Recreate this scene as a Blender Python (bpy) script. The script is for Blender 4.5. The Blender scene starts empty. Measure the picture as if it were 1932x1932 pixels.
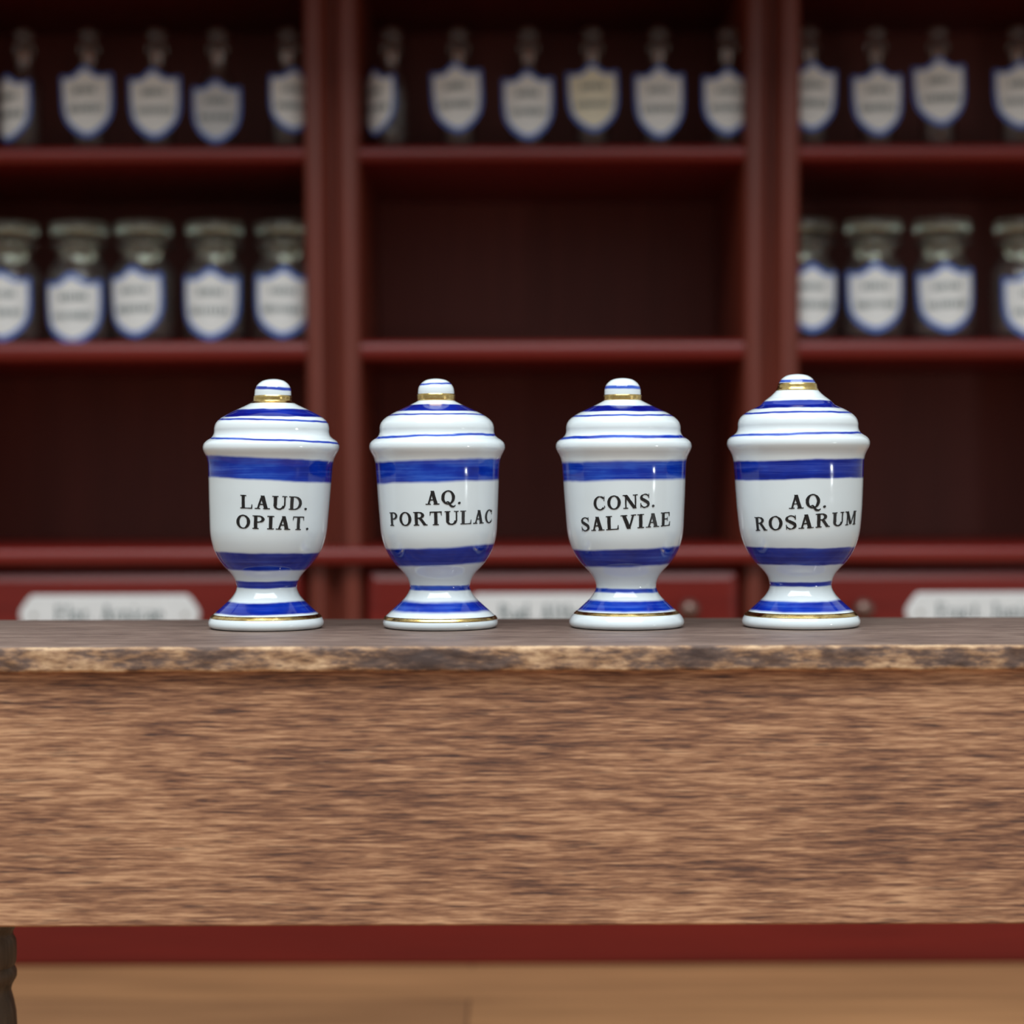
import bpy, bmesh, math, random
from mathutils import Vector, Matrix, noise as mnoise

random.seed(7)
sc = bpy.context.scene
col = sc.collection

# ------------------------------------------------------------------ camera
F = 3900.0                    # focal length in pixels of the 1932 px frame
EYE = 0.935                   # eye height above the plank surface
PITCH = math.atan(62.0 / F)   # horizon a little above the middle of the frame
ROLL = math.radians(0.17)
cam_d = bpy.data.cameras.new('camera')
cam = bpy.data.objects.new('camera', cam_d)
col.objects.link(cam)
cam_d.lens = F / 1932.0 * 36.0
cam_d.sensor_width = 36.0
cam_d.clip_start = 0.05
cam_d.clip_end = 60
R = Matrix.Rotation(math.pi / 2 - PITCH, 3, 'X') @ Matrix.Rotation(-ROLL, 3, 'Z')
cam.matrix_world = Matrix.Translation((0, 0, EYE)) @ R.to_4x4()
cam_d.dof.use_dof = True
cam_d.dof.focus_distance = 2.40
cam_d.dof.aperture_fstop = 2.0
sc.camera = cam


def at(px, py, depth):
    """World point seen at a pixel of the frame, at a given distance along y."""
    d = R @ Vector(((px - 966.0) / F, -(py - 966.0) / F, -1.0))
    return Vector((0, 0, EYE)) + d * (depth / d.y)


# ------------------------------------------------------------------ light
w = bpy.data.worlds.new('overcast_daylight')
sc.world = w
w.use_nodes = True
nt = w.node_tree
nt.nodes.clear()
wo = nt.nodes.new('ShaderNodeOutputWorld')
bg = nt.nodes.new('ShaderNodeBackground')
tc = nt.nodes.new('ShaderNodeTexCoord')
sx = nt.nodes.new('ShaderNodeSeparateXYZ')
mr = nt.nodes.new('ShaderNodeMapRange')
cr = nt.nodes.new('ShaderNodeValToRGB')
nt.links.new(tc.outputs['Generated'], sx.inputs[0])
nt.links.new(sx.outputs['Z'], mr.inputs['Value'])
mr.inputs['From Min'].default_value = -1
mr.inputs['From Max'].default_value = 1
nt.links.new(mr.outputs[0], cr.inputs[0])
els = cr.color_ramp.elements
els[0].position = 0.0
els[0].color = (0.16, 0.12, 0.09, 1)
els[1].position = 1.0
els[1].color = (0.95, 1.0, 1.03, 1)
for p, c in ((0.45, (0.30, 0.27, 0.23, 1)), (0.54, (0.66, 0.70, 0.69, 1)), (0.75, (0.85, 0.92, 0.95, 1))):
    e = els.new(p)
    e.color = c
nt.links.new(cr.outputs[0], bg.inputs['Color'])
bg.inputs['Strength'].default_value = 0.55
nt.links.new(bg.outputs[0], wo.inputs['Surface'])


def area(name, loc, target, sx_, sy_, watts, colour):
    l = bpy.data.lights.new(name, 'AREA')
    l.shape = 'RECTANGLE'
    l.size = sx_
    l.size_y = sy_
    l.energy = watts
    l.color = colour
    o = bpy.data.objects.new(name, l)
    o.location = loc
    o.rotation_euler = (Vector(target) - Vector(loc)).to_track_quat('-Z', 'Y').to_euler()
    col.objects.link(o)
    return o


area('skylight', (-0.2, 0.7, 4.3), (0, 2.9, 0.8), 4.2, 2.2, 165, (0.93, 0.98, 1.0))
area('side_window', (3.0, 0.4, 0.77), (0, 2.45, 0.9), 0.20, 0.13, 5, (0.92, 0.98, 1.0))

sc.view_settings.view_transform = 'Standard'
sc.view_settings.look = 'None'
sc.view_settings.gamma = 1.0
sc.view_settings.use_curve_mapping = False
sc.view_settings.exposure = 0.12

# ------------------------------------------------------------------ node helpers


class NT:
    def __init__(self, name):
        self.m = bpy.data.materials.new(name)
        self.m.use_nodes = True
        self.t = self.m.node_tree
        self.b = self.t.nodes['Principled BSDF']

    def n(self, kind):
        return self.t.nodes.new(kind)

    def put(self, sock, v):
        if hasattr(v, 'is_output'):
            self.t.links.new(v, sock)
        else:
            sock.default_value = v

    def math(self, op, a, b=0.0, clamp=False):
        n = self.n('ShaderNodeMath')
        n.operation = op
        n.use_clamp = clamp
        self.put(n.inputs[0], a)
        self.put(n.inputs[1], b)
        return n.outputs[0]

    def step(self, v, lo, hi):
        n = self.n('ShaderNodeMapRange')
        n.interpolation_type = 'SMOOTHSTEP'
        self.put(n.inputs['Value'], v)
        n.inputs['From Min'].default_value = lo
        n.inputs['From Max'].default_value = hi
        return n.outputs[0]

    def coords(self):
        return self.n('ShaderNodeTexCoord').outputs['Object']

    def noise(self, co, scale, detail=3.0, rough=0.55, dist=0.0, offset=(0, 0, 0)):
        mp = self.n('ShaderNodeMapping')
        self.put(mp.inputs['Vector'], co)
        mp.inputs['Scale'].default_value = scale
        mp.inputs['Location'].default_value = offset
        n = self.n('ShaderNodeTexNoise')
        self.t.links.new(mp.outputs[0], n.inputs['Vector'])
        n.inputs['Scale'].default_value = 1.0
        n.inputs['Detail'].default_value = detail
        n.inputs['Roughness'].default_value = rough
        n.inputs['Distortion'].default_value = dist
        return n.outputs['Fac']

    def ramp(self, fac, stops):
        n = self.n('ShaderNodeValToRGB')
        self.put(n.inputs[0], fac)
        e = n.color_ramp.elements
        e[0].position, e[0].color = stops[0][0], (*stops[0][1], 1)
        e[1].position, e[1].color = stops[-1][0], (*stops[-1][1], 1)
        for p, c in stops[1:-1]:
            k = e.new(p)
            k.color = (*c, 1)
        return n.outputs[0]

    def mix(self, fac, a, b):
        n = self.n('ShaderNodeMix')
        n.data_type = 'RGBA'
        self.put(n.inputs[0], fac)
        self.put(n.inputs[6], a if hasattr(a, 'is_output') else (*a, 1))
        self.put(n.inputs[7], b if hasattr(b, 'is_output') else (*b, 1))
        return n.outputs[2]

    def bump(self, h, strength, dist):
        n = self.n('ShaderNodeBump')
        n.inputs['Strength'].default_value = strength
        n.inputs['Distance'].default_value = dist
        self.put(n.inputs['Height'], h)
        self.t.links.new(n.outputs[0], self.b.inputs['Normal'])

    def set(self, **k):
        for a, v in k.items():
            s = self.b.inputs[a.replace('_', ' ')]
            self.put(s, (*v, 1) if isinstance(v, tuple) and len(v) == 3 else v)
        return self


def plain(name, colour, rough=0.5, metal=0.0, spec=0.5):
    t = NT(name)
    co = t.coords()
    n = t.noise(co, (30, 30, 30), 3)
    c = t.mix(n, tuple(x * 0.92 for x in colour), tuple(min(1, x * 1.08) for x in colour))
    t.set(Base_Color=c, Roughness=rough, Metallic=metal, Specular_IOR_Level=spec)
    return t.m


def glass(name, colour, rough=0.03, clear=1.0):
    t = NT(name)
    co = t.coords()
    n = t.noise(co, (14, 14, 14), 2)
    t.bump(n, 0.25, 0.01)
    t.set(Base_Color=colour, Roughness=rough, IOR=1.45, Transmission_Weight=clear)
    return t.m


def mahogany(name, dark, light, rough, along='z', spec=0.5):
    t = NT(name)
    co = t.coords()
    s1 = (60, 60, 3) if along == 'z' else (3, 60, 60)
    s2 = (9, 9, 0.8) if along == 'z' else (0.8, 9, 9)
    v = t.math('ADD', t.math('MULTIPLY', t.noise(co, s1, 4), 0.45), t.math('MULTIPLY', t.noise(co, s2, 3), 0.55))
    t.set(Base_Color=t.ramp(v, [(0.32, dark), (0.68, light)]), Roughness=rough, Specular_IOR_Level=spec)
    t.bump(v, 0.12, 0.004)
    return t.m


def stained_wood(name, stops, fine, mid, blot, wts, rough, bump=0.25, spec=0.3, worn=False):
    t = NT(name)
    co = t.coords()
    a = t.noise(co, fine, 5, 0.6, 0.15)
    b = t.noise(co, mid, 4, 0.6, 0.2, (3, 1, 7))
    c = t.noise(co, blot, 3, 0.5, 0.3, (9, 4, 2))
    v = t.math('ADD', t.math('ADD', t.math('MULTIPLY', a, wts[0]), t.math('MULTIPLY', b, wts[1])), t.math('MULTIPLY', c, wts[2]))
    if worn:        # bare wood where the arrises have rubbed
        sp = t.n('ShaderNodeSeparateXYZ')
        t.put(sp.inputs[0], co)
        d1 = t.math('ABSOLUTE', t.math('SUBTRACT', sp.outputs['Z'], CT_MID), 0.0)
        v = t.math('ADD', v, t.math('MULTIPLY', t.step(d1, 0.0075, 0.0125), 0.055))
    # sparse dark pores
    p = t.noise(co, (fine[0] * 0.8, fine[1], fine[2] * 0.7), 2, 0.5, 0.0, (5, 5, 5))
    pore = t.step(p, 0.62, 0.72)
    colr = t.mix(t.math('MULTIPLY', pore, 0.55), t.ramp(v, stops), stops[0][1])
    t.set(Base_Color=colr, Roughness=rough, Specular_IOR_Level=spec)
    t.bump(v, bump, 0.003)
    return t.m


M = {}
CT_MID = EYE - (1183.6 - 904.0) / F * 2.49 - 0.0135
M['floor'] = None
M['red'] = mahogany('mahogany_upright', (0.10, 0.019, 0.012), (0.205, 0.040, 0.022), 0.36, 'z')
M['red_across'] = mahogany('mahogany_across', (0.125, 0.010, 0.008), (0.205, 0.016, 0.011), 0.32, 'x', 0.4)
M['back'] = mahogany('mahogany_back_panel', (0.155, 0.031, 0.021), (0.22, 0.045, 0.031), 0.45, 'z', 0.28)
M['apron'] = stained_wood('stained_apron_wood',
                          [(0.37, (0.075, 0.046, 0.042)), (0.445, (0.23, 0.110, 0.068)), (0.515, (0.42, 0.215, 0.120)), (0.61, (0.72, 0.42, 0.24))],
                          (26, 60, 430), (9, 30, 130), (2.6, 5, 8), (0.52, 0.26, 0.22), 0.55)
M['top'] = stained_wood('stained_top_wood',
                        [(0.36, (0.11, 0.073, 0.060)), (0.50, (0.215, 0.146, 0.118)), (0.64, (0.35, 0.25, 0.20))],
                        (22, 110, 110), (6, 34, 34), (2, 6, 6), (0.5, 0.3, 0.2), 0.50, 0.2, 0.4)
M['edge'] = stained_wood('worn_edge_wood',
                         [(0.38, (0.085, 0.058, 0.052)), (0.47, (0.18, 0.115, 0.088)), (0.53, (0.42, 0.25, 0.145)), (0.62, (0.74, 0.50, 0.30))],
                         (60, 120, 260), (20, 60, 50), (8, 10, 12), (0.34, 0.34, 0.32), 0.6, 0.4, 0.3, True)
M['leg'] = stained_wood('turned_leg_wood',
                        [(0.34, (0.05, 0.036, 0.025)), (0.50, (0.12, 0.085, 0.055)), (0.66, (0.20, 0.145, 0.10))],
                        (120, 120, 9), (30, 30, 4), (5, 5, 5), (0.5, 0.3, 0.2), 0.5)
M['gold'] = None
M['ink'] = plain('black_ink', (0.012, 0.012, 0.013), 0.35)
M['grey_ink'] = plain('faded_ink', (0.09, 0.14, 0.15), 0.6)
M['cream_paper'] = plain('yellowed_label_paper', (0.78, 0.74, 0.58), 0.55)
M['grey_paper'] = plain('greyed_label_paper', (0.56, 0.57, 0.58), 0.55)
M['enamel'] = plain('white_enamel', (0.78, 0.80, 0.80), 0.25)
M['paper'] = plain('label_paper', (0.78, 0.79, 0.78), 0.55)
M['blue_paper'] = plain('label_blue_border', (0.085, 0.19, 0.58), 0.55)
M['clear'] = glass('clear_glass', (0.93, 0.95, 0.93), 0.05, 0.99)
M['hazy'] = glass('hazy_glass', (0.88, 0.87, 0.83), 0.06, 0.972)  # just under full transmission, which leaves a faint pale haze
M['green'] = glass('greenish_glass', (0.78, 0.83, 0.68), 0.06, 0.955)
M['knob'] = plain('dark_bronze', (0.20, 0.12, 0.10), 0.28, 0.6)
M['pin'] = plain('steel_pin', (0.35, 0.33, 0.28), 0.4, 0.8)

t = NT('gilding')
co = t.coords()
g = t.noise(co, (90, 90, 160), 4)
t.set(Base_Color=t.ramp(g, [(0.3, (0.55, 0.36, 0.11)), (0.7, (0.88, 0.66, 0.28))]), Metallic=1.0,
      Roughness=t.math('MULTIPLY', g, 0.45))
M['gold'] = t.m

# plank surface
t = NT('plank_surface')
co = t.coords()
mp = t.n('ShaderNodeMapping')
t.put(mp.inputs['Vector'], co)
br = t.n('ShaderNodeTexBrick')
t.t.links.new(mp.outputs[0], br.inputs['Vector'])
mp.inputs['Location'].default_value = (0.08, -3.70, 0)
br.offset = 0.37
br.inputs['Scale'].default_value = 1.0
br.inputs['Brick Width'].default_value = 3.1
br.inputs['Row Height'].default_value = 0.24
br.inputs['Mortar Size'].default_value = 0.0025
br.inputs['Mortar Smooth'].default_value = 0.3
br.inputs['Color1'].default_value = (0.49, 0.255, 0.115, 1)
br.inputs['Color2'].default_value = (0.32, 0.165, 0.080, 1)
br.inputs['Mortar'].default_value = (0.14, 0.07, 0.035, 1)
v = t.math('ADD', t.math('MULTIPLY', t.noise(co, (2.2, 26, 4), 4), 0.6), t.math('MULTIPLY', t.noise(co, (1, 4, 4), 2), 0.4))
k = t.ramp(v, [(0.3, (0.62, 0.60, 0.58)), (0.7, (1.25, 1.22, 1.18))])
mx = t.n('ShaderNodeMix')
mx.data_type = 'RGBA'
mx.blend_type = 'MULTIPLY'
mx.inputs[0].default_value = 1.0
t.t.links.new(br.outputs['Color'], mx.inputs[6])
t.t.links.new(k, mx.inputs[7])
t.set(Base_Color=mx.outputs[2], Roughness=0.5, Specular_IOR_Level=0.35)
M['floor'] = t.m

# ------------------------------------------------------------------ mesh helpers


class MB:
    """Collects shapes, then links them as one mesh object."""

    def __init__(self):
        self.v, self.f, self.mi = [], [], []

    def add(self, vs, fs, mi=0):
        b = len(self.v)
        self.v += [tuple(x) for x in vs]
        self.f += [tuple(b + i for i in f) for f in fs]
        self.mi += [mi] * len(fs)
        return self

    def box(self, lo, hi, mi=0):
        (x0, y0, z0), (x1, y1, z1) = lo, hi
        vs = [(x0, y0, z0), (x1, y0, z0), (x1, y1, z0), (x0, y1, z0), (x0, y0, z1), (x1, y0, z1), (x1, y1, z1), (x0, y1, z1)]
        fs = [(0, 3, 2, 1), (4, 5, 6, 7), (0, 1, 5, 4), (1, 2, 6, 5), (2, 3, 7, 6), (3, 0, 4, 7)]
        return self.add(vs, fs, mi)

    def sweep_x(self, prof, x0, x1, n=1, mi=0, jit=None):
        """Closed (y, z) outline swept along x."""
        k = len(prof)
        vs, fs = [], []
        for i in range(n + 1):
            x = x0 + (x1 - x0) * i / n
            for j, (y, z) in enumerate(prof):
                p = (x, y, z)
                if jit:
                    p = jit(p, j)
                vs.append(p)
        for i in range(n):
            for j in range(k):
                a, b = i * k + j, i * k + (j + 1) % k
                fs.append((a, b, b + k, a + k))
        fs.append(tuple(range(k - 1, -1, -1)))
        fs.append(tuple(n * k + j for j in range(k)))
        return self.add(vs, fs, mi)

    def lathe(self, prof, seg=64, centre=(0, 0), shear=None, close=True, mi=0):
        """(r, z) outline turned round z; shear(z) gives the x offset at a height."""
        vs, fs = [], []
        k = len(prof)
        for r, z in prof:
            ox = shear(z) if shear else 0.0
            for s in range(seg):
                a = 2 * math.pi * s / seg
                vs.append((centre[0] + ox + r * math.cos(a), centre[1] + r * math.sin(a), z))
        for i in range(k - 1):
            for s in range(seg):
                q = (s + 1) % seg
                fs.append((i * seg + s, i * seg + q, (i + 1) * seg + q, (i + 1) * seg + s))
        if close:
            fs.append(tuple(range(seg - 1, -1, -1)))
            fs.append(tuple((k - 1) * seg + s for s in range(seg)))
        return self.add(vs, fs, mi)

    def build(self, name, mats, parent=None, smooth=False, loc=None, angle=None):
        me = bpy.data.meshes.new(name)
        me.from_pydata(self.v, [], self.f)
        bm = bmesh.new()
        bm.from_mesh(me)
        bmesh.ops.recalc_face_normals(bm, faces=bm.faces)
        bm.to_mesh(me)
        bm.free()
        mats = mats if isinstance(mats, (list, tuple)) else [mats]
        for m in mats:
            me.materials.append(m)
        me.polygons.foreach_set('material_index', self.mi)
        if smooth:
            me.polygons.foreach_set('use_smooth', [True] * len(me.polygons))
            if angle:
                me.set_sharp_from_angle(angle=math.radians(angle))
        o = bpy.data.objects.new(name, me)
        col.objects.link(o)
        if parent:
            o.parent = parent
        if loc is not None:
            o.location = loc
        return o


def tag(o, label, cat, group=None, kind=None):
    o['label'] = label
    o['category'] = cat
    if group:
        o['group'] = group
    if kind:
        o['kind'] = kind
    return o


def thing(name, loc, label, cat, group=None, rot=0.0):
    o = bpy.data.objects.new(name, None)
    o.empty_display_size = 0.05
    o.location = loc
    o.rotation_euler = (0, 0, rot)
    col.objects.link(o)
    return tag(o, label, cat, group)


def chamfer_block(mb, lo, hi, c, d, mi=0):
    """Block whose front (low y) face has sloping edges: c inwards, d deep."""
    (x0, y0, z0), (x1, y1, z1) = lo, hi
    rings = [((x0, x1, z0, z1), y1), ((x0, x1, z0, z1), y0 + d), ((x0 + c * .35, x1 - c * .35, z0 + c * .35, z1 - c * .35), y0 + d * .3),
             ((x0 + c, x1 - c, z0 + c, z1 - c), y0)]
    vs, fs = [], []
    for (a, b, e, f), y in rings:
        vs += [(a, y, e), (b, y, e), (b, y, f), (a, y, f)]
    for i in range(len(rings) - 1):
        for j in range(4):
            q = (j + 1) % 4
            fs.append((i * 4 + j, i * 4 + q, i * 4 + 4 + q, i * 4 + 4 + j))
    fs.append((0, 1, 2, 3))
    n = (len(rings) - 1) * 4
    fs.append((n + 3, n + 2, n + 1, n))
    mb.add(vs, fs, mi)


# ------------------------------------------------------------------ floor
fl = MB()
fl.box((-4.5, -1.5, -0.05), (4.5, 6.2, 0.0))
floor = fl.build('floor', M['floor'])
tag(floor, 'light brown wooden plank surface under the red cabinet', 'floor', kind='structure')

# ------------------------------------------------------------------ letter shapes (cap height 1)
ST, HR, SF = 0.19, 0.088, 0.07


def q(x0, y0, x1, y1):
    return [(x0, y0), (x1, y0), (x1, y1), (x0, y1)]


def bar(xa, ya, xb, yb, wdt):
    """Slanted stroke with level ends."""
    return [(xa - wdt / 2, ya), (xa + wdt / 2, ya), (xb + wdt / 2, yb), (xb - wdt / 2, yb)]


def ring(cx, cy, rx, ry, tx, ty, a0=0, a1=360, n=28):
    out = []
    for i in range(n):
        p = []
        for a in (a0 + (a1 - a0) * i / n, a0 + (a1 - a0) * (i + 1) / n):
            c, s = math.cos(math.radians(a)), math.sin(math.radians(a))
            p.append(((cx + rx * c, cy + ry * s), (cx + (rx - tx) * c, cy + (ry - ty) * s)))
        out.append([p[0][1], p[0][0], p[1][0], p[1][1]])
    return out


def ribbon(pts):
    """Stroke along (x, y, width) points."""
    dense = []
    for i in range(len(pts) - 1):
        p0, p1, p2, p3 = pts[max(0, i - 1)], pts[i], pts[i + 1], pts[min(len(pts) - 1, i + 2)]
        for k in range(6):
            u = k / 6
            dense.append(tuple(0.5 * (2 * b + (c - a) * u + (2 * a - 5 * b + 4 * c - d) * u * u + (3 * b - a - 3 * c + d) * u ** 3)
                               for a, b, c, d in zip(p0, p1, p2, p3)))
    dense.append(pts[-1])
    L = []
    for i, (x, y, wd) in enumerate(dense):
        a, b = dense[max(0, i - 1)], dense[min(len(dense) - 1, i + 1)]
        dx, dy = b[0] - a[0], b[1] - a[1]
        m = math.hypot(dx, dy) or 1
        L.append(((x - dy / m * wd / 2, y + dx / m * wd / 2), (x + dy / m * wd / 2, y - dx / m * wd / 2)))
    return [[L[i][0], L[i][1], L[i + 1][1], L[i + 1][0]] for i in range(len(L) - 1)]


def serif(x, y, wdt=0.34):
    return [q(x - wdt / 2, y, x + wdt / 2, y + SF)]


def stem(x, h=1.0, y0=0.0, wdt=0.36):
    return [q(x - ST / 2, y0, x + ST / 2, h)] + serif(x, y0, wdt) + serif(x, h - SF, wdt)


def ball(x, y, r=0.085):
    return ring(x, y, r, r, r, r, 0, 360, 14)


def leg_R(x0, y0, x1):
    return [bar(x0, y0, x1 - 0.06, 0.0, ST * 1.05), q(x1 - 0.16, 0, x1 + 0.08, SF)]


def glyph(ch):
    """(polygons, advance width)."""
    if ch == 'L':
        return stem(0.2) + [q(0.2, 0, 0.74, SF), [(0.66, SF), (0.74, SF), (0.74, 0.32), (0.70, 0.32)]], 0.80
    if ch == 'A':
        return [bar(0.64, 0, 0.42, 1.0, ST * 1.12), bar(0.17, 0, 0.40, 0.94, HR * 1.25), q(0.22, 0.30, 0.60, 0.30 + HR)] + serif(0.16, 0, 0.32) + serif(0.66, 0, 0.38), 0.86
    if ch == 'U':
        return [q(0.11, 0.28, 0.11 + ST, 1.0), q(0.69, 0.28, 0.69 + HR, 1.0)] + ring(0.4375, 0.30, 0.3275, 0.32, ST * 0.85, 0.10, 180, 360, 18) + serif(0.2, 1 - SF) + serif(0.725, 1 - SF, 0.28), 0.88
    if ch == 'D':
        return stem(0.2) + ring(0.36, 0.5, 0.46, 0.5, ST, SF * 1.2, -90, 90, 20) + [q(0.2, 0, 0.38, SF * 1.1), q(0.2, 1 - SF * 1.1, 0.38, 1)], 0.88
    if ch == 'O':
        return ring(0.44, 0.5, 0.42, 0.52, ST, HR), 0.90
    if ch == 'Q':
        return ring(0.44, 0.5, 0.42, 0.52, ST, HR) + ribbon([(0.30, 0.14, 0.07), (0.45, 0.16, 0.11), (0.60, -0.10, 0.15), (0.78, -0.16, 0.12), (0.90, -0.05, 0.03)]), 0.92
    if ch == 'P':
        return stem(0.2) + ring(0.36, 0.735, 0.34, 0.265, ST * .95, HR, -90, 90, 16) + [q(0.2, 0.47, 0.38, 0.47 + HR), q(0.2, 1 - HR, 0.38, 1)], 0.76
    if ch == 'R':
        return stem(0.2) + ring(0.36, 0.75, 0.33, 0.25, ST * .95, HR, -90, 90, 16) + [q(0.2, 0.50, 0.40, 0.50 + HR), q(0.2, 1 - HR, 0.38, 1)] + leg_R(0.45, 0.52, 0.80), 0.90
    if ch == 'I':
        return stem(0.2, wdt=0.38), 0.42
    if ch == 'T':
        return [q(0.39 - ST / 2, 0, 0.39 + ST / 2, 1.0), q(0.04, 1 - HR, 0.74, 1.0), [(0.04, 0.70), (0.075, 0.70), (0.12, 1.0), (0.04, 1.0)], [(0.705, 0.70), (0.74, 0.70), (0.74, 1.0), (0.66, 1.0)]] + serif(0.39, 0, 0.36), 0.80
    if ch == 'C':
        return ring(0.45, 0.5, 0.43, 0.52, ST, HR, 42, 318, 26) + [[(0.70, 0.64), (0.755, 0.64), (0.77, 1.0), (0.73, 1.0)], q(0.735, 0.14, 0.785, 0.30)], 0.84
    if ch == 'N':
        return [q(0.145, 0, 0.145 + HR, 1), q(0.735, 0, 0.735 + HR, 1), bar(0.16, 1.0, 0.74, 0.0, ST * 1.2)] + serif(0.18, 0, 0.30) + serif(0.13, 1 - SF, 0.26) + serif(0.77, 1 - SF, 0.30), 0.94
    if ch == 'S':
        return ribbon([(0.60, 0.80, 0.07), (0.50, 0.93, 0.09), (0.34, 0.965, 0.08), (0.16, 0.86, 0.12), (0.15, 0.68, 0.18), (0.34, 0.53, 0.21), (0.54, 0.38, 0.20), (0.58, 0.18, 0.15), (0.42, 0.04, 0.08), (0.24, 0.05, 0.09), (0.11, 0.22, 0.06)]) + [q(0.585, 0.68, 0.63, 1.0), q(0.075, 0.0, 0.12, 0.34)], 0.70
    if ch == 'V':
        return [bar(0.16, 1.0, 0.44, 0.0, ST * 1.12), bar(0.70, 1.0, 0.46, 0.02, HR * 1.25)] + serif(0.17, 1 - SF, 0.38) + serif(0.71, 1 - SF, 0.30), 0.84
    if ch == 'E':
        return stem(0.2) + [q(0.2, 0, 0.72, SF), q(0.2, 1 - SF, 0.68, 1), q(0.2, 0.48, 0.52, 0.48 + HR), q(0.49, 0.36, 0.53, 0.66), [(0.62, SF), (0.72, SF), (0.74, 0.32), (0.70, 0.32)], [(0.60, 1 - SF), (0.68, 1 - SF), (0.68, 0.70), (0.64, 0.70)]], 0.78
    if ch == 'F':
        return stem(0.2) + [q(0.2, 1 - SF, 0.68, 1), q(0.2, 0.48, 0.52, 0.48 + HR), q(0.49, 0.36, 0.53, 0.66), [(0.60, 1 - SF), (0.68, 1 - SF), (0.68, 0.70), (0.64, 0.70)]], 0.72
    if ch == 'J':
        return [q(0.30, 0.15, 0.30 + ST, 1.0)] + ribbon([(0.39, 0.2, ST), (0.36, 0.02, 0.14), (0.22, -0.06, 0.09), (0.12, 0.02, 0.06)]) + ball(0.13, 0.06) + serif(0.39, 1 - SF), 0.58
    if ch == 'M':
        return [q(0.14, 0, 0.14 + HR, 1), q(0.80, 0, 0.80 + ST, 1), bar(0.17, 1.0, 0.50, 0.06, ST * 1.1), bar(0.84, 1.0, 0.52, 0.06, HR * 1.2)] + serif(0.17, 0, 0.28) + serif(0.14, 1 - SF, 0.28) + serif(0.89, 0, 0.34) + serif(0.90, 1 - SF, 0.32), 1.08
    if ch == '.':
        return ball(0.14, 0.085, 0.09), 0.30
    if ch == ' ':
        return [], 0.42
    s = ST * 0.85
    x = 0.66                                    # small letters
    if ch == 'o':
        return ring(0.29, x / 2, 0.27, x / 2 + .02, s, HR, n=20), 0.60
    if ch in 'lhdt':
        if ch == 'l':
            return [q(0.12, 0, 0.12 + s, 1.05)] + serif(0.2, 0, 0.3), 0.38
        if ch == 't':
            return [q(0.14, 0.05, 0.14 + s, 0.9), q(0.02, x - HR, 0.40, x), q(0.2, 0, 0.40, 0.1)], 0.44
        if ch == 'h':
            return [q(0.1, 0, 0.1 + s, 1.05), q(0.44, 0, 0.44 + s, 0.45)] + ring(0.35, 0.42, 0.246, 0.26, s, 0.1, 0, 180, 12) + serif(0.18, 0, 0.28) + serif(0.52, 0, 0.28), 0.68
        return ring(0.29, x / 2, 0.27, x / 2 + .02, s, HR, n=20) + [q(0.44, 0, 0.44 + s, 1.05)], 0.68
    if ch == 'n':
        return [q(0.1, 0, 0.1 + s, x), q(0.44, 0, 0.44 + s, 0.45)] + ring(0.35, 0.42, 0.246, 0.26, s, 0.1, 0, 180, 12) + serif(0.18, 0, 0.28) + serif(0.52, 0, 0.28), 0.68
    if ch == 'u':
        return [q(0.1, 0.2, 0.1 + s, x), q(0.44, 0, 0.44 + s, x)] + ring(0.35, 0.24, 0.246, 0.26, s, 0.1, 180, 360, 12), 0.68
    if ch == 'r':
        return [q(0.1, 0, 0.1 + s, x)] + ribbon([(0.22, 0.42, 0.08), (0.32, 0.6, 0.09), (0.44, 0.6, 0.13)]) + serif(0.18, 0, 0.3), 0.48
    if ch == 'i':
        return [q(0.12, 0, 0.12 + s, x)] + ball(0.2, 0.88) + serif(0.2, 0, 0.3), 0.38
    if ch == 'p':
        return [q(0.1, -0.32, 0.1 + s, x)] + ring(0.36, x / 2, 0.27, x / 2 + .02, s, HR, n=20), 0.68
    if ch == 'c':
        return ring(0.29, x / 2, 0.27, x / 2 + .02, s, HR, 50, 320, 18), 0.54
    if ch == 'e':
        return ring(0.29, x / 2, 0.27, x / 2 + .02, s, HR, 0, 320, 20) + [q(0.08, 0.33, 0.54, 0.33 + HR)], 0.58
    if ch == 'a':
        return ring(0.24, 0.19, 0.22, 0.21, s, HR, n=16) + [q(0.36, 0, 0.36 + s, 0.5)] + ring(0.29, 0.46, 0.23, 0.22, s, 0.1, 0, 150, 10), 0.58
    raise ValueError(ch)


def text_polys(s, track=0.06):
    out, x = [], 0.0
    for ch in s:
        ps, adv = glyph(ch)
        out += [[(px + x, py) for px, py in p] for p in ps]
        x += adv + track
    return out, x - track


def wrap_polys(mb, polys, place, cell=0.10):
    """Cut each four-cornered polygon into small cells and put them on a surface."""
    for p in polys:
        a, b, c, d = [Vector((*v, 0)) for v in p]
        nu = max(1, math.ceil(max((b - a).length, (c - d).length) / cell))
        nv = max(1, math.ceil(max((d - a).length, (c - b).length) / (cell * 2)))
        vs, fs = [], []
        for j in range(nv + 1):
            for i in range(nu + 1):
                u, v = i / nu, j / nv
                pt = (a * (1 - u) + b * u) * (1 - v) + (d * (1 - u) + c * u) * v
                vs.append(place(pt.x, pt.y))
        for j in range(nv):
            for i in range(nu):
                k = j * (nu + 1) + i
                fs.append((k, k + 1, k + nu + 2, k + nu + 1))
        mb.add(vs, fs)


# ------------------------------------------------------------------ cabinet
DC = 3.98                                     # front of the uprights
DB = DC * 1.15                                # back panel
U = DC / F


def Z(py, d=DC):
    return EYE - (py - 904.0) / F * d


def X(px, d=DC, py=700):
    return at(px, py, d).x


cab = thing('apothecary_cabinet', (0, DC + 0.3, 0),
            'dark red mahogany apothecary cabinet with open shelves and labelled drawers behind the counter', 'cabinet')
CO = Vector(cab.location)


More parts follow.
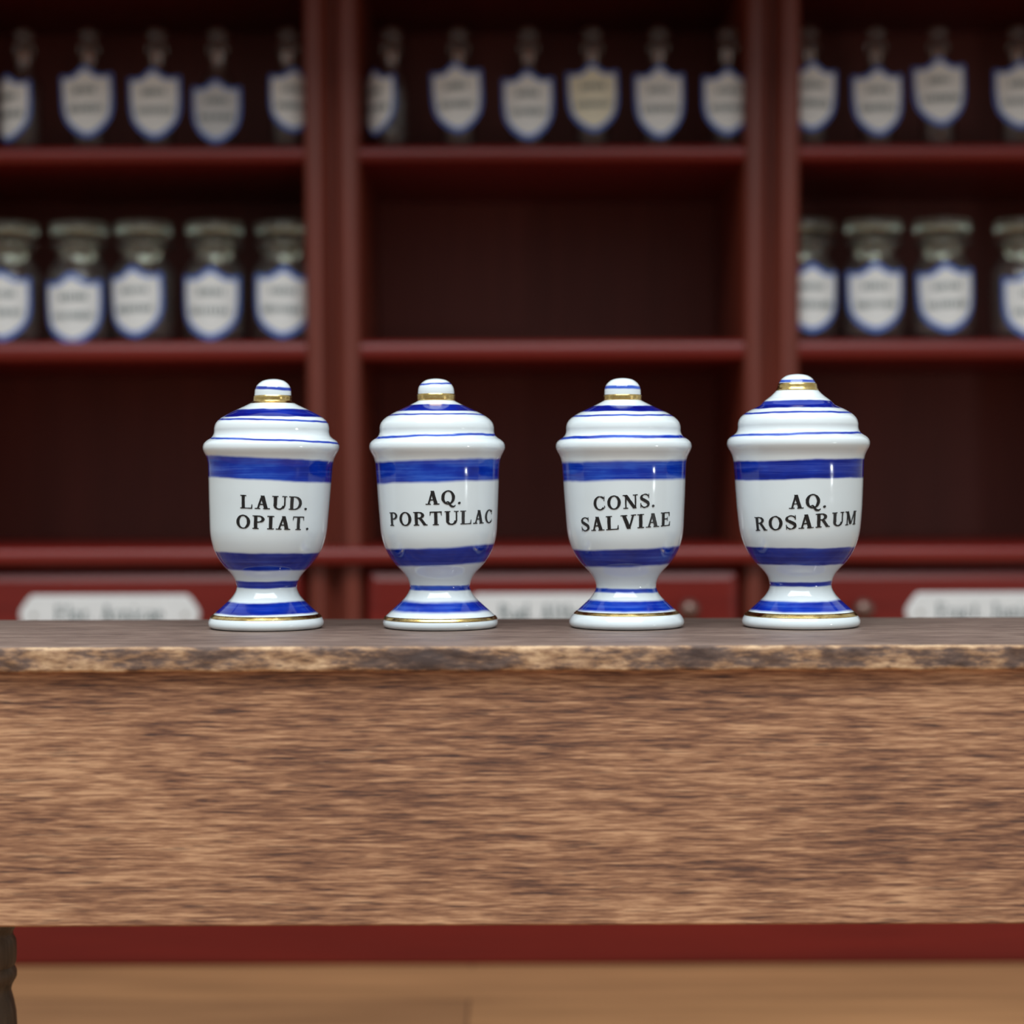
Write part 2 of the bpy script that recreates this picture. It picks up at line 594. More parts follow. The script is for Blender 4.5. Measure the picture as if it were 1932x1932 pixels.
def cpart(mb, name, mat, parent=cab, smooth=False, angle=None):
    off = Vector(CO) if parent is cab else Vector((0, 0, 0))
    if parent is cab:
        mb.v = [tuple(Vector(p) - off) for p in mb.v]
    return mb.build(name, mat, parent, smooth, None, angle)


PIL = [(-216, -216), (622.5, 632), (1460, 1455.5), (2298, 2298)]     # upright centres at the top and at the drawers, in pixels
PW = 104 * U
Z_TOP = Z(-130)


def upright_x(i, z):
    t0 = at(PIL[i][0], 0, DC)
    t1 = at(PIL[i][1], 1100, DC)
    return t0.x + (t1.x - t0.x) * (t0.z - z) / (t0.z - t1.z)


for i in range(4):
    mb = MB()
    # outline across the upright (x, y): two rounded beads with a hollow between
    half = PW / 2
    outl = []
    for c0, c1, dep in ((-half, -half + 0.040, 0.013), (-half + 0.040, half - 0.042, -0.020), (half - 0.042, half, 0.013)):
        for s in range(0, 15):
            u = s / 14
            h = (1 - abs(2 * u - 1) ** 2.4) * dep
            outl.append((c0 + (c1 - c0) * u, DC + 0.013 - h))
    outl += [(half, DB), (-half, DB)]
    k = len(outl)
    zs = [0.0, Z(1040), Z_TOP]
    vs = [(upright_x(i, z) + x, y, z) for z in zs for x, y in outl]
    fs = [(r * k + j, r * k + (j + 1) % k, (r + 1) * k + (j + 1) % k, (r + 1) * k + j) for r in range(2) for j in range(k)]
    fs += [tuple(range(k - 1, -1, -1)), tuple(2 * k + j for j in range(k))]
    mb.add(vs, fs)
    cpart(mb, 'upright', M['red'], smooth=True, angle=40)

XL, XR = upright_x(0, 1.0), upright_x(3, 1.0)
mb = MB()
mb.box((XL, DB, 0), (XR, DB + 0.03, Z_TOP))
cpart(mb, 'back_panel', M['back'])


def bullnose(y0, y1, z0, z1, r):
    """Shelf outline with a softly rounded front edge."""
    zc = (z0 + z1) / 2
    h = (z1 - z0) / 2
    pts = [(y1, z0), (y1, z1)]
    for s in range(0, 11):
        a = math.pi / 2 - math.pi * s / 10
        pts.append((y0 + r - r * abs(math.cos(a)) ** 0.8, zc + h * math.sin(a)))
    return pts


SHELF = [(-92, -58), (273, 305), (641, 679)]
for (yt, yb) in SHELF:
    for i in range(3):
        z1, z0 = Z(yt), Z(yb)
        mb = MB()
        x0 = upright_x(i, z1) + PW / 2 - 0.002
        x1 = upright_x(i + 1, z1) - PW / 2 + 0.002
        mb.sweep_x(bullnose(DC + 0.012, DB, z0, z1, 0.014), x0, x1)
        cpart(mb, 'shelf', M['red_across'], smooth=True, angle=50)

# long ledge above the drawers, running in front of the uprights
zl1, zl0 = Z(1032, DC - 0.03), Z(1066, DC - 0.03)
mb = MB()
mb.sweep_x(bullnose(DC - 0.03, DB, zl0, zl1, 0.014), XL - 0.08, XR + 0.08)
cpart(mb, 'ledge', M['red_across'], smooth=True, angle=50)

# carcass below, plinth, and an added unseen overhang for shade
mb = MB()
mb.box((XL, DC + 0.10, 0.02), (XR, DC + 0.13, zl0))
cpart(mb, 'carcass_panel', M['red'])
mb = MB()
chamfer_block(mb, (XL - 0.06, DC - 0.02, 0.0), (XR + 0.06, DC + 0.09, Z(1640)), 0.010, 0.008)
cpart(mb, 'plinth', M['red_across'])
mb = MB()
mb.sweep_x([(DB + 0.03, Z_TOP), (DC - 0.05, Z_TOP), (DC - 0.10, Z_TOP + 0.02), (DC - 0.13, Z_TOP + 0.06), (DC - 0.74, Z_TOP + 0.09),
            (DC - 0.76, Z_TOP + 0.13), (DB + 0.03, Z_TOP + 0.13)], XL - 0.15, XR + 0.15)
cpart(mb, 'shading_canopy', M['red_across'])  # added above the view, made deep to shade the upper shelves
mb = MB()
mb.box((XL, DC + 0.01, Z(-92)), (XR, DC + 0.03, Z_TOP))
cpart(mb, 'frieze', M['red'])

PLATE = ['Flor. Arnicae', 'Rad. Althaeae', 'Fruct. Juniperi']
rows = [(1074, 1240), (1262, 1428), (1450, 1616)]
for ri, (ya, yb) in enumerate(rows[:1]):
    for bi in range(3):
        d0 = DC - 0.004
        z1, z0 = Z(ya + 1, d0), Z(yb, d0)
        zc = (z0 + z1) / 2
        x0 = upright_x(bi, zc) + PW / 2 + 0.008
        x1 = upright_x(bi + 1, zc) - PW / 2 - 0.008
        xc = (x0 + x1) / 2
        mb = MB()
        chamfer_block(mb, (x0, d0, z0), (x1, d0 + 0.30, z1), 0.020, 0.016)
        mb.v = [(x - xc, y - d0, z - zc) for x, y, z in mb.v]
        dr = mb.build('drawer', M['red_across'], cab)
        dr.location = Vector((xc, d0, zc)) - CO
        # enamel plate with pointed rounded ends
        hw, hh = 170 * U, 37 * U
        half = [(-hw + 24 * U, hh), (-hw + 16 * U, hh * .80), (-hw + 6 * U, hh * .42), (-hw + 1.5 * U, hh * .20), (-hw, 0)]
        left = half + [(x, -z) for x, z in reversed(half[:-1])]
        outl = left + [(-x, z) for x, z in reversed(left)]
        k = len(outl)
        mb = MB()
        vs = [(x, 0.0, z) for x, z in outl] + [(x, -0.004, z) for x, z in outl] + [(x * .985, -0.0065, z * .93) for x, z in outl]
        fs = [(r * k + j, r * k + (j + 1) % k, (r + 1) * k + (j + 1) % k, (r + 1) * k + j) for r in range(2) for j in range(k)]
        fs += [tuple(range(k)), tuple(2 * k + j for j in range(k))]
        mb.add(vs, fs)
        mb.build('label_plate', M['enamel'], dr)
        ps, wd = text_polys(PLATE[bi], 0.05)
        cap = 30 * U
        sc_x = 205 * U / wd if bi < 2 else 225 * U / wd
        mb = MB()
        wrap_polys(mb, ps, lambda x, y: (x * sc_x - wd * sc_x / 2, -0.0072, y * cap - cap * .42), 0.4)
        mb.build('lettering', M['grey_ink'], dr)
        for s in (-1, 1):
            mb = MB()
            mb.lathe([(0.004, 0), (0.004, 0.002), (0.002, 0.003)], 12)
            mb.v = [(x + s * (hw - 28 * U), -0.0065 - z, y) for x, y, z in mb.v]
            mb.build('pin', M['pin'], dr, True)
            mb = MB()
            prof = [(0.013, 0.0), (0.013, 0.004), (0.008, 0.008), (0.0065, 0.016), (0.010, 0.022), (0.017, 0.028), (0.0195, 0.036),
                    (0.018, 0.044), (0.012, 0.050), (0.004, 0.053)]
            mb.lathe(prof, 24)
            mb.v = [(x + s * 254 * U, -z, y + 8 * U) for x, y, z in mb.v]
            mb.build('knob', M['knob'], dr, True)

# ------------------------------------------------------------------ bottles on the shelves


def lathe_shell(mb, outer, inner, seg=40):
    """Hollow glass: outer wall up, inner wall down."""
    prof = [(0.0008, outer[0][1])] + outer + list(reversed(inner)) + [(0.0008, inner[0][1])]
    mb.lathe(prof, seg, close=True)


def shield(hw, top, bottom, bw):
    """Outline of a shield label, and the same drawn inwards by bw."""
    def outline(hw, t, b):
        h = t - b
        r = [(0, t), (hw * .16, t - h * .035), (hw * .36, t - h * .105), (hw * .62, t - h * .135), (hw * .98, t - h * .10),
             (hw, t - h * .14), (hw, t - h * .40), (hw * .98, t - h * .58), (hw * .86, t - h * .73), (hw * .62, t - h * .855),
             (hw * .30, t - h * .955), (0, b)]
        return r + [(-x, z) for x, z in reversed(r[1:-1])]
    return outline(hw, top, bottom), outline(hw - bw, top - bw * 1.3, bottom + bw * 1.3)


def make_label(parent, hw, hgt, rad, front, z0, tilt, dx, words, paper='paper'):
    """Paper shield wrapped on a round of radius rad whose front stands at y = -front."""
    T = 0.0016
    o, i = shield(hw, hgt / 2, -hgt / 2, hw * .125)
    ct, stt = math.cos(tilt), math.sin(tilt)

    def place(x, z, lift=0.0):
        x, z = x * ct - z * stt + dx, x * stt + z * ct
        a = x / rad
        return (rad * math.sin(a) * (1 + lift / rad), -front + rad - (rad + lift) * math.cos(a), z0 + z)
    k = len(o)
    mb = MB()
    vs = [place(*p, 0.0) for p in o] + [place(*p, T) for p in o] + [place(*p, T) for p in i]
    fs = [(r * k + j, r * k + (j + 1) % k, (r + 1) * k + (j + 1) % k, (r + 1) * k + j) for r in range(2) for j in range(k)]
    fs.append(tuple(range(k)))
    mb.add(vs, fs, 0)
    # white field cut into level strips so that it follows the round
    hx = hw * .875
    n = 10
    field = []
    right = i[:k // 2 + 1]
    for j in range(len(right) - 1):
        (xa, za), (xb, zb) = right[j], right[j + 1]
        field.append((xa, za, xb, zb))
    rows_z = sorted({round(p[1], 6) for p in right}, reverse=True)

    def edge_x(z):
        best = 0.0
        for (xa, za, xb, zb) in field:
            lo, hi = min(za, zb), max(za, zb)
            if lo - 1e-7 <= z <= hi + 1e-7 and hi - lo > 1e-9:
                best = max(best, xa + (xb - xa) * (z - za) / (zb - za))
        return best

    # fan of columns: at each x the field runs from the lower to the upper outline
    def span(x):
        ax = abs(x)
        zs_ = []
        for (xa, za, xb, zb) in field:
            lo, hi = min(xa, xb), max(xa, xb)
            if lo - 1e-9 <= ax <= hi + 1e-9 and hi - lo > 1e-9:
                zs_.append(za + (zb - za) * (ax - xa) / (xb - xa))
        return (min(zs_), max(zs_)) if zs_ else (0, 0)
    xs = [hx * .999 * (2 * c / 24 - 1) for c in range(25)]
    vs, fs = [], []
    for x in xs:
        lo, hi = span(x)
        vs += [place(x, lo, T * 1.25), place(x, hi, T * 1.25)]
    for c in range(24):
        fs.append((c * 2, c * 2 + 2, c * 2 + 3, c * 2 + 1))
    mb.add(vs, fs, 1)
    lab = mb.build('label', [M['blue_paper'], M[paper]], parent)
    # two faded lines of print too small to read
    rnd = random.Random(words)
    for (zz, wl) in ((0.16, 0.48), (-0.10, 0.76)):
        mb = MB()
        x = -hw * wl * .8
        while x < hw * wl * .8:
            b = hw * rnd.uniform(.05, .085)
            h_ = hgt * rnd.uniform(.07, .10)
            pol = q(x, hgt * zz - h_ / 2, x + b, hgt * zz + h_ / 2)
            mb.add([place(px, pz, T * 2.2) for px, pz in pol], [(0, 1, 2, 3)])
            x += b + hw * rnd.uniform(.035, .08)
        mb.build('lettering', M['grey_ink'], lab)
    return lab


UP_D = DC + 0.075          # axes of the vials
MID_D = DC + 0.105         # axes of the wide jars
ub, umid = UP_D / F, MID_D / F


def make_vial(px, label_px, ltop, lbot, lw, tilt, text, seed):
    z = Z(273)
    p = at(px, 270, UP_D)
    paper = 'cream_paper' if 'yellowish' in text else 'grey_paper' if 'grey' in text else 'paper'
    o = thing('glass_vial', (p.x, UP_D, z), text, 'bottle', 'stoppered vials on the upper shelf')
    r = 31 * ub
    H = 1.0
    outer = [(r * .9, 0), (r, 0.004), (r, 0.118), (r * .93, 0.135), (r * .66, 0.152), (r * .50, 0.160), (r * .47, 0.178), (r * .62, 0.183), (r * .64, 0.190), (r * .58, 0.194)]
    inner = [(r * .84, 0.006), (r * .90, 0.010), (r * .90, 0.116), (r * .83, 0.130), (r * .56, 0.147), (r * .40, 0.156), (r * .37, 0.178), (r * .40, 0.194)]
    mb = MB()
    lathe_shell(mb, outer, inner, 32)
    mb.build('vial_body', M['clear'], o, True)
    mb = MB()
    mb.lathe([(r * .30, 0.168), (r * .385, 0.195), (r * .58, 0.1955), (r * .62, 0.204), (r * .50, 0.210), (r * .36, 0.213), (r * .46, 0.219), (r * .54, 0.227), (r * .46, 0.235), (r * .15, 0.240)], 28)
    mb.build('stopper', M['clear'], o, True)
    zc = EYE - ((ltop + lbot) / 2 - 904) / F * (UP_D - r) - z
    dx = (label_px - px) * (UP_D - r) / F
    hgt = (lbot - ltop) * (UP_D - r) / F
    hw = lw / 2 * (UP_D - r) / F
    if abs(dx) > 0.012:
        # label turned round with its vial: a tighter wrap
        make_label(o, hw, hgt, r * 1.45, r + 0.0006, zc, tilt, dx * 1.15, seed, paper)
    else:
        make_label(o, hw, hgt, r * 2.6, r + 0.0006, zc, tilt, dx, seed, paper)
    return o


VIALS = [  # axis px, label px, label top, bottom, width, tilt, label text
    (47, 22, 138, 266, 96, 0.02, 'clear glass vial at the left edge of the upper shelf, its label turned aside'),
    (169, 169, 124, 259, 104, 0.05, 'clear glass vial with bright shield label, second on the upper left shelf'),
    (297, 296, 129, 262, 104, 0.03, 'clear glass vial with bright shield label, middle of five on the upper left shelf'),
    (412, 412, 150, 270, 96, 0.00, 'clear glass vial with low grey shield label, fourth on the upper left shelf'),
    (543, 556, 128, 250, 100, -0.02, 'clear glass vial half hidden behind the left upright on the upper shelf'),
    (740, 711, 130, 254, 84, 0.03, 'clear glass vial beside the left upright in the upper middle bay, label turned aside'),
    (866, 863, 120, 252, 102, 0.06, 'clear glass vial with shield label, second in the upper middle bay'),
    (998, 996, 134, 266, 102, 0.02, 'clear glass vial with low shield label, third in the upper middle bay'),
    (1118, 1118, 122, 252, 102, 0.04, 'clear glass vial with yellowish white label, fourth in the upper middle bay'),
    (1243, 1243, 126, 264, 98, 0.02, 'clear glass vial with shield label, fifth in the upper middle bay'),
    (1372, 1370, 132, 258, 98, 0.00, 'clear glass vial beside the right upright in the upper middle bay'),
    (1528, 1528, 120, 252, 98, -0.03, 'clear glass vial partly behind the right upright on the upper right shelf'),
    (1653, 1652, 130, 260, 100, 0.03, 'clear glass vial with low shield label, second on the upper right shelf'),
    (1770, 1768, 113, 242, 104, 0.05, 'clear glass vial with high tilted shield label, third on the upper right shelf'),
    (1920, 1920, 120, 248, 104, 0.02, 'clear glass vial cut by the right edge on the upper right shelf'),
]
for n_, a in enumerate(VIALS):
    make_vial(*a, seed=n_ + 1)


def make_jar(px, label_px, ltop, lbot, lw, tilt, text, seed):
    z = Z(641)
    p = at(px, 640, MID_D)
    o = thing('glass_jar', (p.x, MID_D, z), text, 'jar', 'wide stoppered glass jars on the middle shelf')
    r = 60 * umid
    outer = [(r * .92, 0), (r, 0.006), (r, 0.122), (r * .97, 0.136), (r * .84, 0.152), (r * .70, 0.162), (r * .66, 0.172), (r * .68, 0.182),
             (r * .86, 0.187), (r * .90, 0.194), (r * .84, 0.200)]
    inner = [(r * .86, 0.009), (r * .94, 0.014), (r * .94, 0.121), (r * .91, 0.133), (r * .78, 0.148), (r * .63, 0.158), (r * .59, 0.172), (r * .60, 0.200)]
    mb = MB()
    lathe_shell(mb, outer, inner, 40)
    mb.build('jar_body', M['hazy'], o, True)
    mb = MB()
    mb.lathe([(r * .40, 0.160), (r * .50, 0.164), (r * .585, 0.2008), (r * .60, 0.206), (r * .82, 0.212), (r * .89, 0.216), (r * .90, 0.228), (r * .86, 0.236), (r * .60, 0.240), (r * .1, 0.241)], 36)
    mb.build('stopper', M['green'], o, True)
    zc = EYE - ((ltop + lbot) / 2 - 904) / F * (MID_D - r) - z
    dx = (label_px - px) * (MID_D - r) / F
    hgt = (lbot - ltop) * (MID_D - r) / F
    hw = r * math.asin(min(.95, lw / 2 * (MID_D - r) / F / r))
    make_label(o, hw, hgt, r + 0.0008, r + 0.0008, zc, tilt, dx, seed)
    return o


JARS = [
    (20, 18, 507, 641, 98, 0.02, 'wide glass jar with blue bordered shield label at the left edge of the middle shelf'),
    (150, 149, 512, 648, 102, 0.03, 'wide glass jar with low shield label, second on the middle left shelf'),
    (272, 264, 500, 635, 98, 0.05, 'wide glass jar with tilted shield label, third on the middle left shelf'),
    (406, 406, 503, 640, 102, -0.01, 'wide glass jar with shield label, fourth on the middle left shelf'),
    (536, 541, 502, 637, 102, -0.03, 'wide glass jar against the left upright on the middle left shelf'),
    (1520, 1524, 498, 630, 100, 0.0, 'wide glass jar partly behind the right upright on the middle right shelf'),
    (1648, 1642, 497, 630, 102, 0.02, 'wide glass jar with shield label, second on the middle right shelf'),
    (1778, 1774, 498, 630, 102, 0.06, 'wide glass jar with tilted shield label, third on the middle right shelf'),
    (1930, 1936, 510, 645, 102, 0.02, 'wide glass jar cut by the right edge on the middle right shelf'),
]
for n_, a in enumerate(JARS):
    make_jar(*a, seed=n_ + 40)

# ------------------------------------------------------------------ counter
DJ = 2.49                                       # axes of the porcelain jars
CT = EYE - (1183.6 - 904.0) / F * DJ            # height of the counter top
Y0, Y1 = 2.207, 2.645                           # front and back of the top board
TH = 0.0270
CX0, CX1 = -0.75, 0.95
ctr = thing('shop_counter', (0.1, 2.43, 0), 'brown stained wooden counter with a worn front edge carrying four porcelain jars', 'counter')
CC = Vector(ctr.location)


def kpart(mb, name, mat, smooth=False, angle=None):
    mb.v = [tuple(Vector(p) - CC) for p in mb.v]
    return mb.build(name, mat, ctr, smooth, None, angle)


# top board: outline (y, z) with a worn rounded front edge
r_ = 0.004
prof = [(Y1, CT - TH), (Y1, CT - 0.002), (Y1 - 0.002, CT), (Y0 + 0.05, CT)]
for s in range(0, 6):
    a = math.pi / 2 * s / 5
    prof.append((Y0 + r_ - r_ * math.sin(a), CT - r_ + r_ * math.cos(a)))
for s in range(1, 6):
    prof.append((Y0, CT - r_ - (TH - 2 * r_) * s / 6))
for s in range(0, 6):
    a = math.pi / 2 * s / 5
    prof.append((Y0 + r_ - r_ * math.cos(a), CT - TH + r_ - r_ * math.sin(a)))


def worn(p, j):
    if j < 4:
        return p
    x, y, z = p
    v = Vector((x * 38, z * 90, 2.0))
    n1 = mnoise.noise(v)
    n2 = mnoise.noise(Vector((x * 190, z * 260, 5.0)))
    dy = 0.0016 * n1 + 0.0008 * n2
    dz = (0.0010 * mnoise.noise(Vector((x * 30, 3.0, z * 10))) + 0.0006 * mnoise.noise(Vector((x * 150, 8.0, 0)))) * (1 if j > 6 else 0.35)
    return (x, y + dy, z + dz)


mb = MB()
mb.sweep_x(prof, CX0, CX1, 620, 0, worn)
k = len(prof)
for i in range(620):
    for j in range(k):
        if 5 <= j <= k - 1:
            mb.mi[i * k + j] = 1
kpart(mb, 'countertop', [M['top'], M['edge']], True, 50)

zb = EYE - (1749 - 904) / F * (Y0 + 0.013)
mb = MB()
AP0 = Y0 + 0.013
prof = [(AP0 + 0.028, CT - TH), (AP0 + 0.028, zb), (AP0 + 0.002, zb), (AP0, zb + 0.002), (AP0, CT - TH)]
mb.sweep_x(prof, CX0 + 0.03, CX1 - 0.03, 1)
kpart(mb, 'apron', M['apron'])
mb = MB()
mb.box((CX0 + 0.03, Y1 - 0.07, zb + 0.19), (CX1 - 0.03, Y1 - 0.045, CT - TH))
kpart(mb, 'rear_apron', M['apron'])
for s, x in ((0, CX0 + 0.03), (1, CX1 - 0.055)):
    mb = MB()
    mb.box((x, AP0 + 0.028, zb), (x + 0.025, Y1 - 0.07, CT - TH))
    kpart(mb, 'end_panel', M['apron'])


def turned_leg(x, y):
    zt = CT - TH
    r = 0.034
    zl = lambda py: EYE - (py - 904.0) / F * 2.545
    ring_pts = [(1745, 1.0), (1752, .93), (1758, .87), (1764, .88), (1772, .97), (1784, 1.0), (1800, 1.0), (1812, .985), (1820, .94), (1823, .90), (1827, .95), (1834, 1.0), (1842, 1.0),
                (1848, .95), (1852, .90), (1858, .84), (1865, .80), (1870, .80), (1878, .84), (1890, .90), (1910, .97), (1935, 1.0), (1970, .97), (2030, .86), (2120, .72)]
    prof = [(r, zt), (r, zl(1740))] + [(r * k_, zl(py)) for py, k_ in ring_pts]
    prof += [(r * .60, 0.09), (r * .80, 0.075), (r * .90, 0.06), (r * .80, 0.045), (r * .62, 0.038), (r * .70, 0.02), (r * .66, 0.0)]
    mb = MB()
    mb.lathe(list(reversed(prof)), 40, (x, y))
    kpart(mb, 'leg', M['leg'], True, 60)


LX = at(33, 1880, 2.55).x - 0.034
for x in (LX, 0.86):
    for y in (2.2950, 2.545):
        turned_leg(x, y)

# ------------------------------------------------------------------ porcelain jars
ZM = 3.647
# height (y in the enlarged view) and half width of the outline, top to bottom
PROF = [(87, 0), (89, 28), (96, 62), (108, 86), (126, 106), (148, 119), (170, 124), (188, 125), (210, 126), (234, 126), (241, 128), (250, 143), (262, 166), (275, 192), (300, 246),
        (325, 298), (345, 333), (362, 357), (380, 375), (400, 387), (425, 393), (448, 393), (465, 396), (482, 404), (497, 420), (510, 440), (522, 453),
        (535, 462), (552, 466), (570, 465), (590, 457), (612, 445), (635, 435), (660, 429), (690, 425), (750, 422), (800, 419), (900, 414),
        (1000, 408), (1100, 402), (1150, 397), (1200, 387), (1250, 371), (1280, 357), (1310, 340), (1340, 320), (1370, 296), (1400, 267),
        (1430, 240), (1460, 221), (1490, 210), (1515, 206), (1540, 210), (1570, 225), (1600, 248), (1640, 290), (1680, 334), (1705, 361),
        (1722, 378), (1740, 389), (1758, 395), (1775, 394), (1788, 386), (1796, 372), (1800, 350)]


def zz(y, depth=DJ):
    return EYE - (690 + y / ZM - 904.0) / F * depth - CT


def catmull(pts, n=4):
    out = []
    for i in range(len(pts) - 1):
        p0, p1, p2, p3 = pts[max(0, i - 1)], pts[i], pts[i + 1], pts[min(len(pts) - 1, i + 2)]
        for k in range(n):
            u = k / n
            out.append(tuple(0.5 * (2 * b + (c - a) * u + (2 * a - 5 * b + 4 * c - d) * u * u + (3 * b - a - 3 * c + d) * u ** 3)
                             for a, b, c, d in zip(p0, p1, p2, p3)))
    out.append(pts[-1])
    return [(max(0.0, a), b) for a, b in out]


# the largest jar flares straight from its gold ring
FLARE = [p for p in PROF if p[0] < 160] + [(170, 124), (178, 126), (190, 131), (205, 142), (220, 156), (237, 174), (254, 196), (275, 222)] + [p for p in PROF if p[0] >= 300]


def jar_profile(rs, zs, outline):
    """(r, z) from the bottom up, stretched so that the top stands at y_top."""
    base = [(hw / ZM * DJ / F * rs(y), (zz(y) - zz(1800)) * zs) for y, hw in outline]
    return catmull(list(reversed(base)))


def r_at(prof, z):
    for (r0, z0), (r1, z1) in zip(prof, prof[1:]):
        if z0 <= z <= z1 and z1 > z0:
            return r0 + (r1 - r0) * (z - z0) / (z1 - z0)
    return prof[0][0] if z < prof[0][1] else prof[-1][0]


def front_z(prof, y):
    """Height of the point on the front of the jar seen at y in the enlarged view."""
    z = zz(y)
    for _ in range(8):
        z = zz(y, DJ - r_at(prof, max(0, z)))
    return z


def porcelain(name, bands, seed):
    """White glaze with hand-brushed cobalt bands: (z low, z high, slope, softness, depth of colour)."""
    t = NT(name)
    co = t.coords()
    sep = t.n('ShaderNodeSeparateXYZ')
    t.put(sep.inputs[0], co)
    x, z = sep.outputs['X'], sep.outputs['Z']
    wob = t.math('MULTIPLY', t.math('SUBTRACT', t.noise(co, (16, 16, 16), 3, 0.6, 0, (seed, 2, 1)), 0.5), 0.0042)
    z = t.math('ADD', z, wob)
    total, deep = None, None
    for (lo, hi, slope, soft, dk) in bands:
        zi = t.math('SUBTRACT', z, t.math('MULTIPLY', x, slope)) if slope else z
        m = t.math('MULTIPLY', t.step(zi, lo - soft, lo + soft), t.math('SUBTRACT', 1.0, t.step(zi, hi - soft, hi + soft)))
        total = m if total is None else t.math('MAXIMUM', total, m)
        dm = t.math('MULTIPLY', m, dk)
        deep = dm if deep is None else t.math('MAXIMUM', deep, dm)
    brush = t.noise(co, (7, 7, 230), 4, 0.6, 0.1, (seed * 3, 1, 4))
    cloud = t.noise(co, (22, 22, 40), 3, 0.55, 0.0, (seed * 5, 6, 4))
    v = t.math('ADD', t.math('ADD', t.math('MULTIPLY', brush, 0.40), t.math('MULTIPLY', cloud, 0.40)), t.math('MULTIPLY', deep, 0.25))
    blue = t.ramp(v, [(0.42, (0.020, 0.105, 0.60)), (0.56, (0.002, 0.030, 0.40)), (0.74, (0.000, 0.007, 0.20))])
    cover = t.math('MULTIPLY', total, t.math('ADD', 0.90, t.math('MULTIPLY', brush, 0.2)), True)
    t.set(Base_Color=t.mix(cover, (0.80, 0.88, 0.905), blue), Roughness=0.10, Specular_IOR_Level=0.55, Coat_Weight=0.35, Coat_Roughness=0.03)
    t.bump(t.noise(co, (26, 26, 26), 2, 0.5, 0, (seed, 0, 0)), 0.05, 0.01)
    return t.m


def make_urn(cx, lean, rscale, ys, bands, golds, lines, label, seed, zs=1.0):
    p = at(cx, 1183.6, DJ)
    prof = jar_profile(rscale, zs, ys or PROF)
    o = thing('apothecary_jar', (p.x, DJ, CT), label, 'jar', 'blue banded porcelain jars on the counter')
    zneck = zz(1520)

    def shear(z):
        return lean * max(0.0, z - 0.02)
    bs = []
    for (yl, yr, ya, yb, soft, dk) in bands:
        # ya, yb: upper and lower edge at the middle; yl - yr: fall of the band from left to right per 840 px
        z1, z0 = front_z(prof, ya), front_z(prof, yb)
        slope = -(yr - yl) / 840.0
        bs.append((z0, z1, slope, soft, dk))
    mat = porcelain('porcelain_%d' % seed, bs, seed)
    seam = zz(497) * zs
    knob0 = zz(250) * zs
    low = [(r, z) for r, z in prof if z <= seam]
    rs_ = r_at(prof, seam)
    low.append((rs_, seam))
    mid = [(rs_, seam)] + [(r, z) for r, z in prof if seam < z < knob0] + [(r_at(prof, knob0), knob0)]
    top = [(r_at(prof, knob0), knob0)] + [(max(r, 0.0004), z) for r, z in prof if z > knob0]

    body = MB()
    body.lathe(low, 96, shear=shear)
    bo = body.build('jar_body', mat, o, True, angle=60)
    lid = MB()
    lid.lathe(mid, 96, shear=shear)
    lo_ = lid.build('lid', mat, o, True, angle=60)
    kn = MB()
    kn.lathe(top, 64, shear=shear)
    kn.build('knob', mat, lo_, True, angle=60)

    def gilt(name, ya, yb, parent, label=None):
        z1, z0 = front_z(prof, ya), front_z(prof, yb)
        mb = MB()
        pr = []
        for s in range(9):
            z = z0 + (z1 - z0) * s / 8
            e = 0.0009 if 0 < s < 8 else 0.0001
            pr.append((r_at(prof, z) + e, z))
        mb.lathe(pr, 96, shear=shear, close=False)
        g = mb.build(name, M['gold'], parent, True)
        g['label'] = 'gold band'
    gilt('gold_ring', golds[0], golds[1], lo_)
    gilt('gold_rim', golds[2], golds[3], bo)

    # black lettering printed on the bowl
    for (s, xa, xb, y_base, cap_y, rise) in lines:
        mb = MB()
        ps, wd = text_polys(s, 0.075)
        zb0 = front_z(prof, y_base)
        zb1 = front_z(prof, y_base - cap_y)
        rr = r_at(prof, (zb0 + zb1) / 2)
        # ends of the line as angles on the round body
        pxr = rr / (DJ - rr * .7) * F * ZM
        face = math.atan2(p.x, DJ)          # the side that faces the eye
        ta, tb = math.asin(xa / pxr) - face, math.asin(xb / pxr) - face
        per = (tb - ta) / wd

        def place(gx, gy):
            th = ta + gx * per
            z = zb0 + gy * (zb1 - zb0) + rise * rr * (math.sin(th) - math.sin((ta + tb) / 2))
            # slightly uneven transfer print
            th += 0.004 * mnoise.noise(Vector((gx * 9, gy * 9, seed)))
            z += 0.0004 * mnoise.noise(Vector((gx * 11, gy * 11, seed + 9)))
            r = r_at(prof, z) + 0.0005
            return (shear(z) + r * math.sin(th), -r * math.cos(th), z)
        wrap_polys(mb, ps, place)
        mb.build('lettering', M['ink'], bo)
    return o


one = lambda y: 1.0
big = lambda y: 1.045 if y < 1000 else 1.022 + 0.023 * max(0, (1250 - y) / 250) if y < 1250 else 1.022

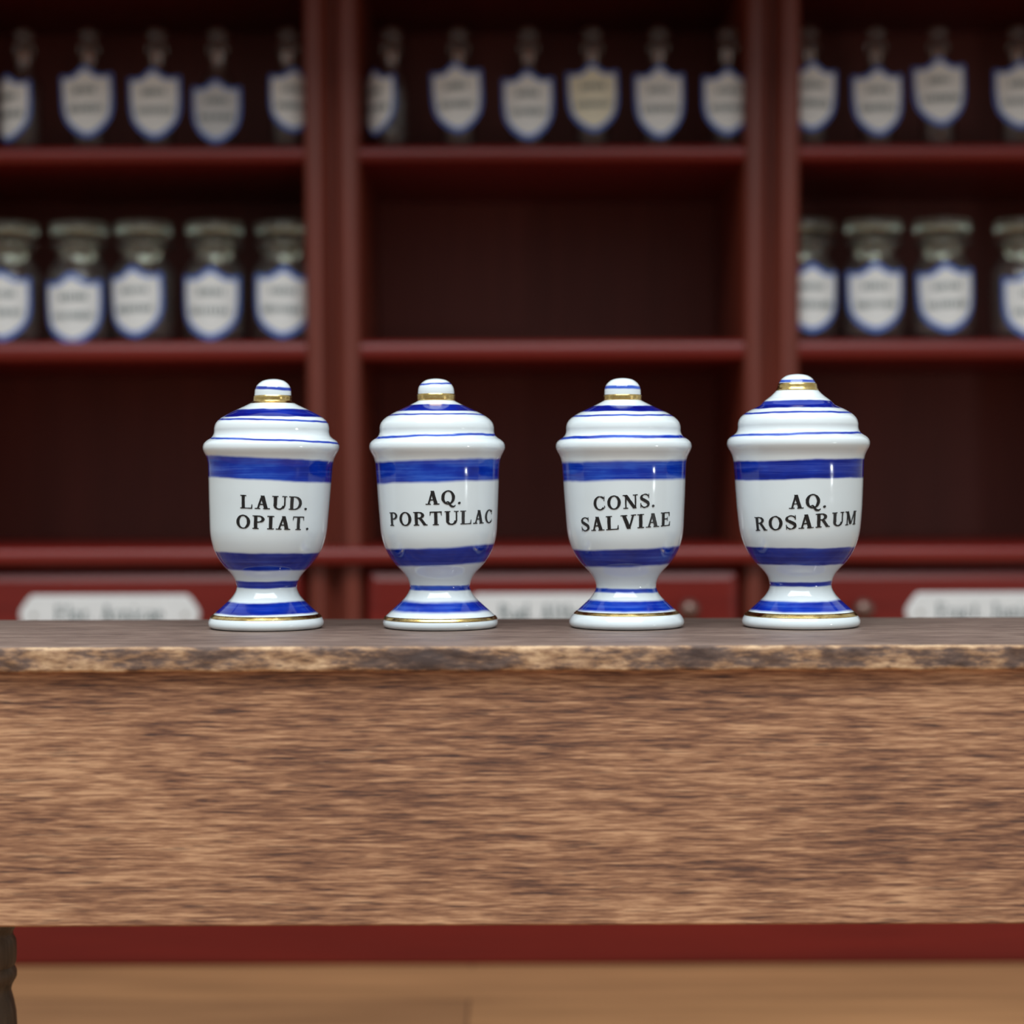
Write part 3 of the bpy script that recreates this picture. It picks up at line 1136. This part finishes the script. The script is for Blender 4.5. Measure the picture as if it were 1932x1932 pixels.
make_urn(502.2, 0.036, one, None,
         [(0, 28, 138, 160, .0008, .8), (0, 6, 292, 343, .0008, 1), (0, 27, 357, 370, .0007, .6), (0, 40, 494, 508, .0008, .6),
          (0, 44, 626, 780, .0020, .5), (0, 16, 1288, 1408, .0016, .9), (0, 8, 1482, 1530, .0012, .8), (0, 0, 1628, 1714, .0014, .8)],
         (196, 250, 1726, 1752),
         [('LAUD.', 305 - 505, 768 - 505, 984, 93, -0.035), ('OPIAT.', 278 - 500, 778 - 500, 1122, 93, -0.035)],
         'porcelain jar lettered LAUD. OPIAT., white with blue bands, on the counter', 1)
make_urn(831, -0.016, one, None,
         [(0, -20, 116, 128, .0008, .4), (0, 0, 265, 308, .0008, 1), (0, -4, 325, 335, .0007, .6), (0, -16, 469, 486, .0010, .4),
          (0, -22, 646, 797, .0024, .5), (0, -40, 1252, 1376, .0020, .8), (0, 0, 1517, 1553, .0013, .4), (0, 0, 1630, 1704, .0024, .6)],
         (188, 235, 1742, 1768),
         [('AQ.', 455 - 541, 702 - 541, 953, 95, 0.015), ('PORTULAC', 208 - 543, 914 - 543, 1094, 94, 0.024)],
         'porcelain jar lettered AQ. PORTULAC, white with blue bands, on the counter', 2)
make_urn(1182.2, -0.016, one, None,
         [(0, 14, 138, 160, .0010, .4), (0, 0, 274, 315, .0008, 1), (0, -4, 336, 348, .0007, .6), (0, -10, 480, 500, .0010, .4),
          (0, -18, 656, 790, .0024, .5), (0, -26, 1266, 1386, .0020, .8), (0, 0, 1540, 1570, .0012, .5), (0, 0, 1625, 1700, .0018, .6)],
         (198, 236, 1708, 1730),
         [('CONS.', 328 - 541, 752 - 541, 987, 95, 0.055), ('SALVIAE', 240 - 544, 856 - 544, 1126, 96, 0.062)],
         'porcelain jar lettered CONS. SALVIAE, white with blue bands, on the counter', 3)
make_urn(1511.3, -0.016, big, FLARE,
         [(0, 6, 100, 118, .0008, .6), (0, 0, 244, 293, .0008, 1), (0, -4, 316, 329, .0007, .6), (0, -20, 462, 478, .0010, .4),
          (0, -16, 650, 786, .0018, .9), (0, 6, 1262, 1381, .0014, 1.0), (0, 0, 1498, 1529, .0012, .7), (0, 0, 1630, 1706, .0016, .7)],
         (121, 172, 1718, 1748),
         [('AQ.', 513 - 583, 772 - 583, 987, 96, 0.03), ('ROSARUM', 280 - 586, 970 - 586, 1124, 96, 0.062)],
         'slightly larger porcelain jar lettered AQ. ROSARUM, white with blue bands, on the counter', 4, 1.014)
